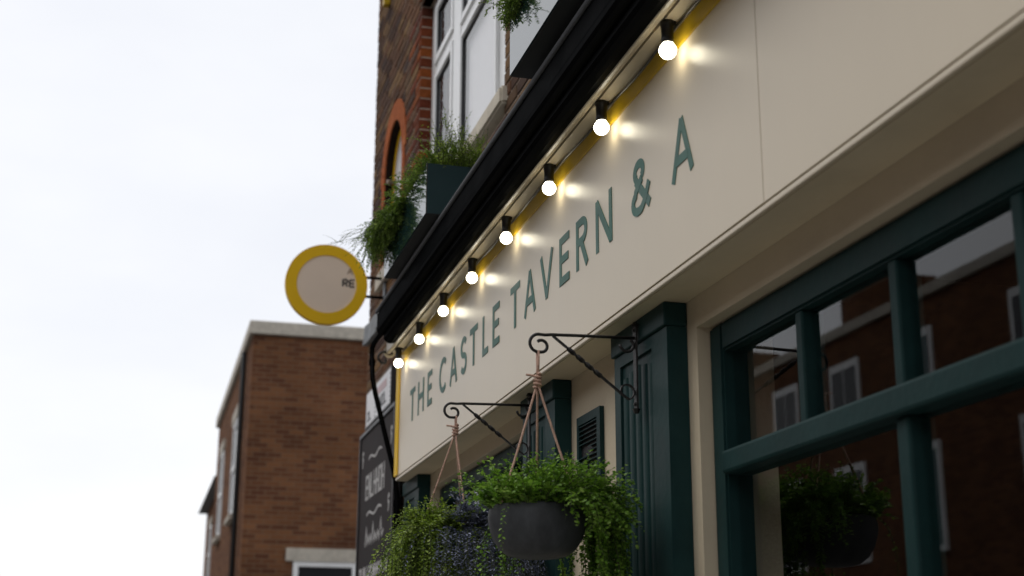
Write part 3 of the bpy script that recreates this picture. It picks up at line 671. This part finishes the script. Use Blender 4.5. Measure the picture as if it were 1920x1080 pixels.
# plant in basket one: dense fresh green, cascading on the wall side
o = plant('trailing_fern', 'bright green small-leaved fern spilling from the grey bowl', 'plant', B1)
lv, stm = bmesh.new(), bmesh.new()
for k in range(330):
    a = rnd.uniform(0, 2 * math.pi); rr = 0.112 * math.sqrt(rnd.random()); p = B1 + Vector((rr * math.cos(a), rr * math.sin(a), -0.012))
    out = Vector((math.cos(a), math.sin(a), 0)) * (0.1 + rr * 7.5); d = out + Vector((0, 0.08, rnd.uniform(0.9, 1.9)))
    da = abs((math.degrees(a) - 300 + 180) % 360 - 180); fr_ = 0.62 if da < 45 else 1.0
    frond(lv, stm, p, d, fr_ * rnd.uniform(0.09, 0.172), rnd.uniform(0.3, 1.3), 15, 0.0160, 0.0145, 0.6, 0.2)
for k in range(170):   # cascade over the rim, towards the wall
    a = rnd.gauss(R(86), R(33)); p = B1 + Vector((0.105 * math.cos(a), 0.105 * math.sin(a), 0.0))
    d = Vector((math.cos(a) * 0.8, math.sin(a) * 0.8, rnd.uniform(0.3, 1.2))); frond(lv, stm, p, d, rnd.uniform(0.09, 0.175), rnd.uniform(1.3, 3.0), 24, 0.0160, 0.0140, 0.6, 0.3)
for k in range(44):    # long trails
    a = rnd.gauss(R(84), R(30)); p = B1 + Vector((0.115 * math.cos(a), 0.115 * math.sin(a), 0.0))
    d = Vector((math.cos(a), math.sin(a) * 0.75, 0.5)); frond(lv, stm, p, d, rnd.uniform(0.18, 0.36), rnd.uniform(5, 7.5), 46, 0.0150, 0.0125, 0.8, 0.6)
for k in range(12):    # behind and below the bowl
    a = rnd.gauss(R(190), R(32)); p = B1 + Vector((0.11 * math.cos(a), 0.11 * math.sin(a), 0.0))
    frond(lv, stm, p, Vector((math.cos(a), math.sin(a), 0.2)), rnd.uniform(0.2, 0.34), rnd.uniform(4, 6), 28, 0.0115, 0.010, 0.6, 0.25)
finish(o, lv, stm, 'leaf_fresh')
# plants in basket two
o = plant('feathery_fern', 'yellow-green feathery fern overflowing the farther hanging basket', 'plant', B2)
lv, stm = bmesh.new(), bmesh.new()
for k in range(300):
    a = rnd.uniform(R(150), R(350)) if rnd.random() < 0.75 else rnd.uniform(0, 2 * math.pi); rr = 0.115 * math.sqrt(rnd.random()); p = B2 + Vector((rr * math.cos(a), rr * math.sin(a), -0.012))
    out = Vector((math.cos(a), math.sin(a) * 0.45, 0)) * (0.15 + rr * 7); d = out + Vector((0, 0, rnd.uniform(0.6, 1.6)))
    frond(lv, stm, p, d, rnd.uniform(0.07, 0.145), rnd.uniform(0.6, 2.0), 18, 0.0150, 0.0100, 0.6, 0.2)
for k in range(230):
    a = rnd.gauss(R(275), R(48)); p = B2 + Vector((0.115 * math.cos(a), 0.115 * math.sin(a), 0.0))
    frond(lv, stm, p, Vector((math.cos(a) * 0.8, math.sin(a) * 0.30, rnd.uniform(0.1, 0.7))), rnd.uniform(0.12, 0.27), rnd.uniform(4.0, 7), 32, 0.0140, 0.0090, 0.7, 0.25)
finish(o, lv, stm, 'leaf_olive')
o = plant('blue_trailing_plant', 'blue-grey trailing plant between the two hanging baskets', 'plant', B2 + Vector((0.03, 0.06, 0)))
lv, stm = bmesh.new(), bmesh.new()
for k in range(520):
    a = rnd.gauss(R(45), R(32)); p = B2 + Vector((0.118 * math.cos(a), 0.118 * math.sin(a), 0.0))
    if rnd.random() < 0.35: d = Vector((math.cos(a) * 0.6, math.sin(a) * 0.6, 1.2)); l, dr = rnd.uniform(0.07, 0.17), 0.9
    else: d = Vector((math.cos(a), math.sin(a), 0.6)); l, dr = rnd.uniform(0.12, 0.34), rnd.uniform(2.5, 6)
    frond(lv, stm, p, d, l, dr, int(14 + l * 80), 0.0165, 0.0062, 0.9, 0.2)
finish(o, lv, stm, 'leaf_blue')

# ------------------------------------------------------------------ planters above the gutter
def planter(x0, x1, z0, z1, label):
    y0, y1 = 0.95, 1.19; p = empty('planter_box', ((x0 + x1) / 2, (y0 + y1) / 2, z0)); tag(p, label, 'planter', 'planter boxes on the shopfront roof')
    t = 0.006
    bm = bmesh.new()
    box(bm, x0, x1, y0, y0 + t, z0 + 0.003, z1); box(bm, x0, x1, y1 - t, y1, z0 + 0.003, z1); box(bm, x0, x0 + t, y0 + t, y1 - t, z0 + 0.003, z1); box(bm, x1 - t, x1, y0 + t, y1 - t, z0 + 0.003, z1)
    part('box', bm, 'planter_satin', p); pbox('front_panel', 'planter_gloss', p, x0, x1, y0 - 0.0032, y0 - 0.0002, z0 + 0.003, z1)
    pbox('base', 'planter_under', p, x0 + 0.001, x1 - 0.001, y0 + 0.001, y1 - 0.001, z0, z0 + 0.0028)
    pbox('soil', 'soil', p, x0 + t, x1 - t, y0 + t, y1 - t, z1 - 0.05, z1 - 0.02)
    for xx in (x0 + 0.15, x1 - 0.15): pbox('foot', 'planter_under', p, xx - 0.03, xx + 0.03, 1.03, 1.17, 3.252, z0 - 0.001)
    return p
planter(-5.73, -4.825, 3.272, 3.473, 'glossy dark teal planter box below the white window, seen end-on')
planter(-3.60, -2.70, 3.290, 3.490, 'glossy planter box at the top edge, nearer along the gutter')
o = plant('planter_shrub', 'feathery green shrubs spilling from the planter below the window', 'plant', (-5.28, 1.05, 3.44))
lv, stm = bmesh.new(), bmesh.new()
for k in range(520):
    x = rnd.uniform(-5.72, -4.84); y = rnd.uniform(0.96, 1.17); p = Vector((x, y, 3.445)); f = (-4.85 - x) / 0.85
    d = Vector((rnd.gauss(0, 0.35), rnd.gauss(-0.25 - 0.55 * f, 0.45), 1.0)); frond(lv, stm, p, d, rnd.uniform(0.08, 0.155), rnd.uniform(0.3, 1.5), 26, 0.0165, 0.0085, 0.7, 0.25)
for k in range(380):
    x = rnd.uniform(-5.74, -5.30); p = Vector((x, 0.962, 3.46)); f = min(1, max(0, (-5.35 - x) / 0.3)); frond(lv, stm, p, Vector((rnd.gauss(-0.1, 0.4), -0.55, rnd.uniform(0.1, 0.9))), rnd.uniform(0.07, 0.105 + 0.10 * f), rnd.uniform(1.6, 4.2), 28, 0.0165, 0.0085, 0.7, 0.25)
finish(o, lv, stm, 'leaf_dark')
lv, stm = bmesh.new(), bmesh.new()
for k in range(240):
    x = -4.84 - 0.6 * rnd.random() ** 1.5; p = Vector((x, rnd.uniform(1.0, 1.16), 3.45)); frond(lv, stm, p, Vector((rnd.gauss(0, 0.25), rnd.gauss(0.0, 0.25), 1.2)), rnd.uniform(0.13, 0.235), 0.3, 18, 0.012, 0.0075, 0.8, 0.4)
part('sprigs', lv, 'leaf_olive', o); part('stems', stm, 'twig', o)
lv, stm = bmesh.new(), bmesh.new()
for k in range(6):
    frond(lv, stm, Vector((-5.72, 0.93, 3.475 + 0.006 * k)), Vector((-0.25 + rnd.gauss(0, 0.2), -1, rnd.uniform(-0.15, 0.15))), rnd.uniform(0.16, 0.25), 0.6, 9, 0.010, 0.004, 0.8, 0.5)
part('long_twigs', lv, 'leaf_dark', o); part('stems', stm, 'twig', o)
o = plant('planter_shrub', 'dark green shrub hanging over the planter at the top edge', 'plant', (-3.4, 1.0, 3.46))
lv, stm = bmesh.new(), bmesh.new()
for k in range(420):
    x = rnd.uniform(-3.60, -2.75); p = Vector((x, rnd.uniform(0.955, 1.15), 3.465)); frond(lv, stm, p, Vector((rnd.gauss(-0.1, 0.4), rnd.gauss(-0.3, 0.4), 1.0)), rnd.uniform(0.07, 0.15), rnd.uniform(0.6, 1.8), 24, 0.013, 0.0065, 0.7, 0.2)
for k in range(230):
    x = rnd.uniform(-3.60, -3.12); p = Vector((x, rnd.uniform(0.955, 1.0), 3.485)); frond(lv, stm, p, Vector((rnd.gauss(-0.3, 0.3), -0.55, rnd.uniform(0.2, 0.9))), rnd.uniform(0.05, 0.095), rnd.uniform(1.2, 2.6), 20, 0.013, 0.0065, 0.7, 0.2)
finish(o, lv, stm, 'leaf_dark')

# ------------------------------------------------------------------ boards, signs and pipe at the far corner
bd = empty('pub_board', (-8.7, 1.44, 1.3)); tag(bd, 'tall black chalkboard with white lettering hanging on the far corner wall', 'board')
BX0, BX1, BZ0, BZ1 = -9.35, -8.05, 1.25, 3.17
pbox('panel', 'chalk_black', bd, BX0, BX1, 1.425, 1.45, BZ0, BZ1)
bm = bmesh.new()
for q in ((BX0 - 0.02, BX0, BZ0, BZ1), (BX1, BX1 + 0.02, BZ0, BZ1), (BX0 - 0.02, BX1 + 0.02, BZ1, BZ1 + 0.02)): box(bm, q[0], q[1], 1.415, 1.455, q[2], q[3])
part('frame', bm, 'plate_black', bd)
for xx in (BX0 + 0.2, BX1 - 0.2): pbox('batten', 'plate_black', bd, xx - 0.03, xx + 0.03, 1.45, 1.499, BZ0, BZ1 - 0.05)
yb = 1.425; yt = yb - 0.0015
def marks(name, strokes, w):
    bm = bmesh.new()
    for k, s in enumerate(strokes): ribbon(bm, s, w, yt - 0.0002 * (k % 5), yb + 0.0005)
    part(name, bm, 'chalk_white', bd)
def wave(x0, x1, z, a, n=2): return [(x0 + (x1 - x0) * t / 24, z + a * math.sin(2 * math.pi * n * t / 24)) for t in range(25)]
def glyphs(x0, x1, z0, z1, n, jit):
    out = []; w = (x1 - x0) / n
    for k in range(n):
        a = x0 + k * w; b = a + w * 0.72; c = rnd.randrange(5)
        out.append([(a, z0), (a, z1)])
        if c in (0, 1, 3): out.append([(b, z0), (b, z1)])
        if c in (0, 2): out.append([(a, z1 - jit), (b, z1 - jit)])
        if c in (1, 2): out.append([(a, (z0 + z1) / 2), (b, (z0 + z1) / 2)])
        if c in (2, 4, 0): out.append([(a, z0 + jit), (b, z0 + jit)])
        if c == 3: out.append([(a, z1), (b, z0)])
    return out
XM = -8.72
marks('flourish', [wave(-9.0, -8.5, 2.985, 0.013, 1.5)], 0.014)
marks('bold_lettering', glyphs(-9.08, -8.36, 2.72, 2.885, 7, 0.012), 0.020)
marks('flourish', [wave(-9.02, -8.46, 2.62, 0.014, 1.5)], 0.014)
marks('script_lettering', [[(x, z) for x, z in ((-9.05, 2.42), (-9.01, 2.53), (-8.97, 2.43), (-8.92, 2.48), (-8.88, 2.43), (-8.84, 2.48), (-8.80, 2.43), (-8.75, 2.54), (-8.71, 2.43), (-8.66, 2.48), (-8.62, 2.43), (-8.56, 2.48), (-8.52, 2.43), (-8.46, 2.54), (-8.42, 2.44), (-8.36, 2.47))]], 0.016)
marks('small_lettering', glyphs(-9.24, -8.18, 2.21, 2.29, 14, 0.012), 0.018)
marks('arrow_rule', [[(-9.26, 2.075), (-8.82, 2.075)], [(-8.62, 2.075), (-8.16, 2.075)], [(-9.20, 2.11), (-9.27, 2.076), (-9.20, 2.04)], [(-8.22, 2.11), (-8.15, 2.076), (-8.22, 2.04)], arc(XM, 2.09, 0.03, 0.02, 0, 300), arc(XM, 2.05, 0.04, 0.025, 60, 360)], 0.016)
marks('lower_lettering', glyphs(-8.75, -8.35, 1.80, 1.88, 5, 0.012), 0.030)
for cx, cz in ((-9.24, 3.02), (-8.16, 3.02), (-8.2, 2.62)): marks('corner_mark', [arc(cx, cz + 0.015, 0.02, 0.025, 20, 250), [(cx - 0.015, cz - 0.06), (cx + 0.015, cz)]], 0.018)
sp = empty('street_sign', (-8.9, 1.47, 3.26)); tag(sp, 'white street name plate with faded pink band above the chalkboard', 'sign')
SX0, SX1, SZ0, SZ1 = -9.42, -8.43, 3.262, 3.495
pbox('plate', 'plate_white', sp, SX0, SX1, 1.462, 1.468, SZ0, SZ1)
bm = bmesh.new()
for q in ((SX0, SX1, SZ0 - 0.012, SZ0), (SX1, SX1 + 0.012, SZ0 - 0.012, SZ1)): box(bm, q[0], q[1], 1.455, 1.495, q[2], q[3])
part('edge', bm, 'plate_black', sp); pbox('packer', 'plate_black', sp, SX0 + 0.03, SX1 - 0.03, 1.469, 1.498, SZ0 + 0.03, SZ1 - 0.03)
pbox('pink_band', 'plate_red', sp, -8.98, -8.62, 1.4605, 1.4618, 3.405, 3.455)
def plate_marks(strokes, w, mat):
    bm = bmesh.new()
    for k, s in enumerate(strokes): ribbon(bm, s, w, 1.4606 - 0.0002 * (k % 4), 1.4622)
    part('lettering', bm, mat, sp)
plate_marks(glyphs(-9.36, -9.20, 3.29, 3.36, 2, 0.008), 0.014, 'plate_black'); plate_marks(glyphs(-8.96, -8.60, 3.30, 3.38, 4, 0.008), 0.013, 'plate_black')
for xx in (-9.04, -8.475):
    for k in range(7): plate_marks([[(xx - 0.013, SZ0 + 0.02 + k * 0.029), (xx + 0.013, SZ0 + 0.02 + k * 0.029)]], 0.013, 'plate_black')
# round projecting sign
XS = -9.0; sc = Vector((XS, 1.097, 4.150)); RS = 0.276
rs = empty('projecting_sign', sc); tag(rs, 'round yellow rimmed hanging sign projecting from the far corner against the sky', 'sign')
def disc(name, r0, r1, xa, xb, mat, seg=64):
    bm = bmesh.new(); rings = []
    for r, x in ((r0, xa), (r1, xa), (r1, xb), (r0, xb)): rings.append([bm.verts.new((x, sc.y + r * math.cos(2 * math.pi * j / seg), sc.z + r * math.sin(2 * math.pi * j / seg))) for j in range(seg)])
    for a, b in zip(rings, rings[1:] + rings[:1]):
        for j in range(seg): bm.faces.new((a[j], a[(j + 1) % seg], b[(j + 1) % seg], b[j]))
    part(name, bm, mat, rs)
disc('face', 0.002, RS - 0.075, XS - 0.02, XS + 0.02, 'sign_face'); disc('rim', RS - 0.076, RS, XS - 0.026, XS + 0.026, 'yellow_sign')
def sign_marks(strokes, w, mat):
    bm = bmesh.new()
    for k, s in enumerate(strokes):
        ribbon(bm, s, w, -0.0012 - 0.0003 * k, 0.0005)
    for v in bm.verts: v.co = Vector((XS + 0.02 - v.co.y, v.co.x, v.co.z))
    part('lettering', bm, mat, rs)
ye = 1.278
def ltE(x, z, h, w): return [[(x, z), (x, z + h)], [(x, z + h), (x + w, z + h)], [(x, z + h / 2), (x + w * 0.9, z + h / 2)], [(x, z), (x + w, z)]]
def ltR(x, z, h, w): return [[(x, z), (x, z + h)], [(x, z + h)] + [(x + w * 0.5, z + h)] + arc(x + w * 0.5, z + h * 0.75, w * 0.5, h * 0.25, 90, -90, 8) + [(x, z + h / 2)], [(x + w * 0.4, z + h / 2), (x + w, z)]]
sign_marks(ltE(1.252, 4.143, 0.047, 0.032), 0.012, 'dark_text'); sign_marks(ltR(1.206, 4.143, 0.047, 0.032), 0.012, 'dark_text')
sign_marks([[(1.235, 4.23), (1.252, 4.27)], [(1.269, 4.23), (1.252, 4.27)], [(1.242, 4.245), (1.262, 4.245)]], 0.009, 'faint_text')
for zz in (4.222, 4.088):
    bm = bmesh.new(); tube(bm, [(XS, 1.0, zz), (XS, YW, zz)], 0.011, 8) if False else tube(bm, [(XS, sc.y + math.sqrt(RS ** 2 - (zz - sc.z) ** 2) - 0.01, zz), (XS, YW, zz)], 0.011, 8); part('arm', bm, 'black_metal', rs)
pbox('wall_plate', 'lead', rs, XS - 0.03, XS + 0.03, YW - 0.012, YW - 0.003, 4.05, 4.26)
# downpipe
bm = bmesh.new(); tube(bm, [(-6.19, 1.05, 3.185), (-6.50, 1.05, 3.19), (-6.60, 1.05, 3.188), (-6.64, 1.05, 3.175), (-6.645, 1.05, 3.14), (-6.615, 1.05, 3.045), (-6.612, 1.053, 3.01), (-6.62, 1.07, 2.94), (-6.68, 1.18, 2.58), (-6.688, 1.192, 2.53), (-6.685, 1.2, 2.46), (-6.66, 1.2, 0.0)], 0.0125, 10)
dp = mesh_obj('downpipe', bm, 'black_metal', None, True); tag(dp, 'thin black downpipe kinking across the chalkboard to the shopfront corner', 'pipe')
for zz, yy, xx in ((3.10, 1.05, -6.632), (2.42, 1.2, -6.684)):
    b = bmesh.new(); tube(b, [(xx, yy, zz - 0.015), (xx, yy, zz + 0.015)], 0.0165, 10); mesh_obj('pipe_clip', b, 'black_metal', dp)
# small scroll hook at the cornice corner
bm = bmesh.new(); tube(bm, [(-6.42, 1.115, 3.10), (-6.42, 1.10, 3.108)] + [(-6.42, 1.075 + 0.03 * math.cos(R(a)), 3.08 + 0.028 * math.sin(R(a))) for a in range(60, 300, 20)] + [(-6.42, 1.083, 3.062), (-6.42, 1.08, 3.072)], 0.006, 8)
tag(mesh_obj('scroll_hook', bm, 'wrought_iron', None, True), 'small black curled hook beside the lowest bulb at the sign corner', 'hook')

# ------------------------------------------------------------------ neighbouring brick houses
def far_window(h, axis, u, z, w, hh, face):
    """window on a wall: axis 'x' = wall faces +x at x=face, 'y' = wall faces -y at y=face"""
    def B(u0, u1, d0, d1, z0, z1):
        return _b(face - d1, face - d0, u0, u1, z0, z1) if axis == 'x' else _b(u0, u1, face + d0, face + d1, z0, z1)
    fr = bmesh.new()
    for q in ((u, u + 0.08, z, z + hh), (u + w - 0.08, u + w, z, z + hh), (u + 0.08, u + w - 0.08, z, z + 0.08), (u + 0.08, u + w - 0.08, z + hh - 0.08, z + hh), (u + 0.08, u + w - 0.08, z + hh / 2 - 0.03, z + hh / 2 + 0.03)):
        b = B(q[0], q[1], -0.03, 0.02, q[2], q[3]); me = bpy.data.meshes.new('t'); b.to_mesh(me); b.free(); fr.from_mesh(me); bpy.data.meshes.remove(me)
    wn = part('window', fr, 'upvc', h)
    part('pane', B(u + 0.08, u + w - 0.08, -0.006, 0.004, z + 0.08, z + hh / 2 - 0.03), 'glass_dark', wn); part('pane', B(u + 0.08, u + w - 0.08, -0.006, 0.004, z + hh / 2 + 0.03, z + hh - 0.08), 'glass_dark', wn)
    part('lintel', B(u - 0.12, u + w + 0.12, -0.05, 0.02, z + hh, z + hh + 0.2), 'stone', wn); part('sill', B(u - 0.08, u + w + 0.08, -0.09, 0.02, z - 0.09, z), 'stone', wn)
m_, n_, b_ = new_mat('glass_dark'); b_.inputs['Base Color'].default_value = (0.02, 0.024, 0.028, 1); b_.inputs['Roughness'].default_value = 0.06
def house(x, y0, y1, depth, zt, label, wins_x, wins_y, pitched=False):
    h = empty('brick_house', (x - depth / 2, (y0 + y1) / 2, 0)); tag(h, label, 'house', 'brick houses beyond the side street')
    pbox('wall', 'far_brick', h, x - depth, x, y0, y1, -0.13, zt)
    if pitched:
        bm = bmesh.new(); pr = [(y0 - 0.25, zt - 0.05), (y1 + 0.25, zt - 0.05), ((y0 + y1) / 2, zt + 2.2)]
        prism_x(bm, pr, x - depth - 0.1, x + 0.1); rf = part('roof', bm, 'slate', h)
        pbox('chimney', 'far_brick', rf, x - 1.2, x - 0.5, (y0 + y1) / 2 - 0.5, (y0 + y1) / 2 + 0.5, zt + 1.2, zt + 3.0)
    else:
        pbox('coping', 'stone', h, x - depth - 0.06, x + 0.07, y0 - 0.07, y1 + 0.07, zt + 0.002, zt + 0.22, bevel=0.015)
    bm = bmesh.new(); tube(bm, [(x - 0.9, y0 - 0.07, zt - 0.1), (x - 0.9, y0 - 0.07, 0)], 0.045, 8); part('rainwater_pipe', bm, 'black_plastic', h)
    for u, z, w, hh in wins_x: far_window(h, 'x', u, z, w, hh, x)
    for u, z, w, hh in wins_y: far_window(h, 'y', u, z, w, hh, y0)
    return h
house(-22, 1.55, 9.5, 9.0, 6.92, 'flat-topped brown brick house with stone coping behind the chalkboard', [(2.35, 1.6, 1.0, 1.75)], [(-25.4, 4.3, 1.1, 1.7), (-29.2, 4.3, 1.1, 1.7), (-25.4, 1.0, 1.1, 1.9)])
house(-34, 1.9, 9.5, 8.0, 6.3, 'brick house with slate pitched roof farther down the street', [], [(-36.5, 4.0, 1.1, 1.6), (-39.5, 4.0, 1.1, 1.6)], True)
# terrace across the street (seen in the glass and the gloss paint)
bm = bmesh.new(); box(bm, -120, 60, -11.0, -9.0, -0.2, 0.0); tag(mesh_obj('pavement', bm, 'paving'), kind='structure')
def terrace():
    h = empty('terrace_house', (0, -11.0, 0))
    bm = bmesh.new(); box(bm, -4.5, 4.495, -8, 0, -0.13, 8.4); mesh_obj('wall', bm, 'far_brick', h)
    bm = bmesh.new(); box(bm, -4.5, 4.495, -8, 0.1, 8.402, 8.6); mesh_obj('parapet', bm, 'stone', h)
    bm = bmesh.new(); prism_x(bm, [(-0.6, 8.6), (-7.6, 8.6), (-4.1, 10.4)], -4.5, 4.495); rf = mesh_obj('roof', bm, 'slate', h)
    bm = bmesh.new(); box(bm, 3.5, 4.4, -5.2, -3.0, 9.4, 11.4); mesh_obj('chimney', bm, 'far_brick', rf)
    for z, hh in ((3.9, 1.7), (6.4, 1.3), (0.7, 2.0)):
        for x in (-3.2, -0.5, 2.2):
            bm = bmesh.new(); box(bm, x - 0.1, x + 1.1, 0.0, 0.05, z - 0.1, z + hh + 0.15); w = mesh_obj('window', bm, 'upvc', h)
            bm = bmesh.new(); box(bm, x, x + 0.48, 0.05, 0.055, z, z + hh); box(bm, x + 0.52, x + 1.0, 0.05, 0.055, z, z + hh); mesh_obj('pane', bm, 'glass_dark', w)
    return h
t0 = terrace()
for k in range(12):
    o = t0 if k == 0 else copy_tree(t0)
    o.location = (-70 + 9 * k, -11.0, 0); tag(o, 'brick terrace house across the street, seen only as a reflection', 'house', 'terrace across the street')
print('bricks', nind, 'objects', len(S.objects))
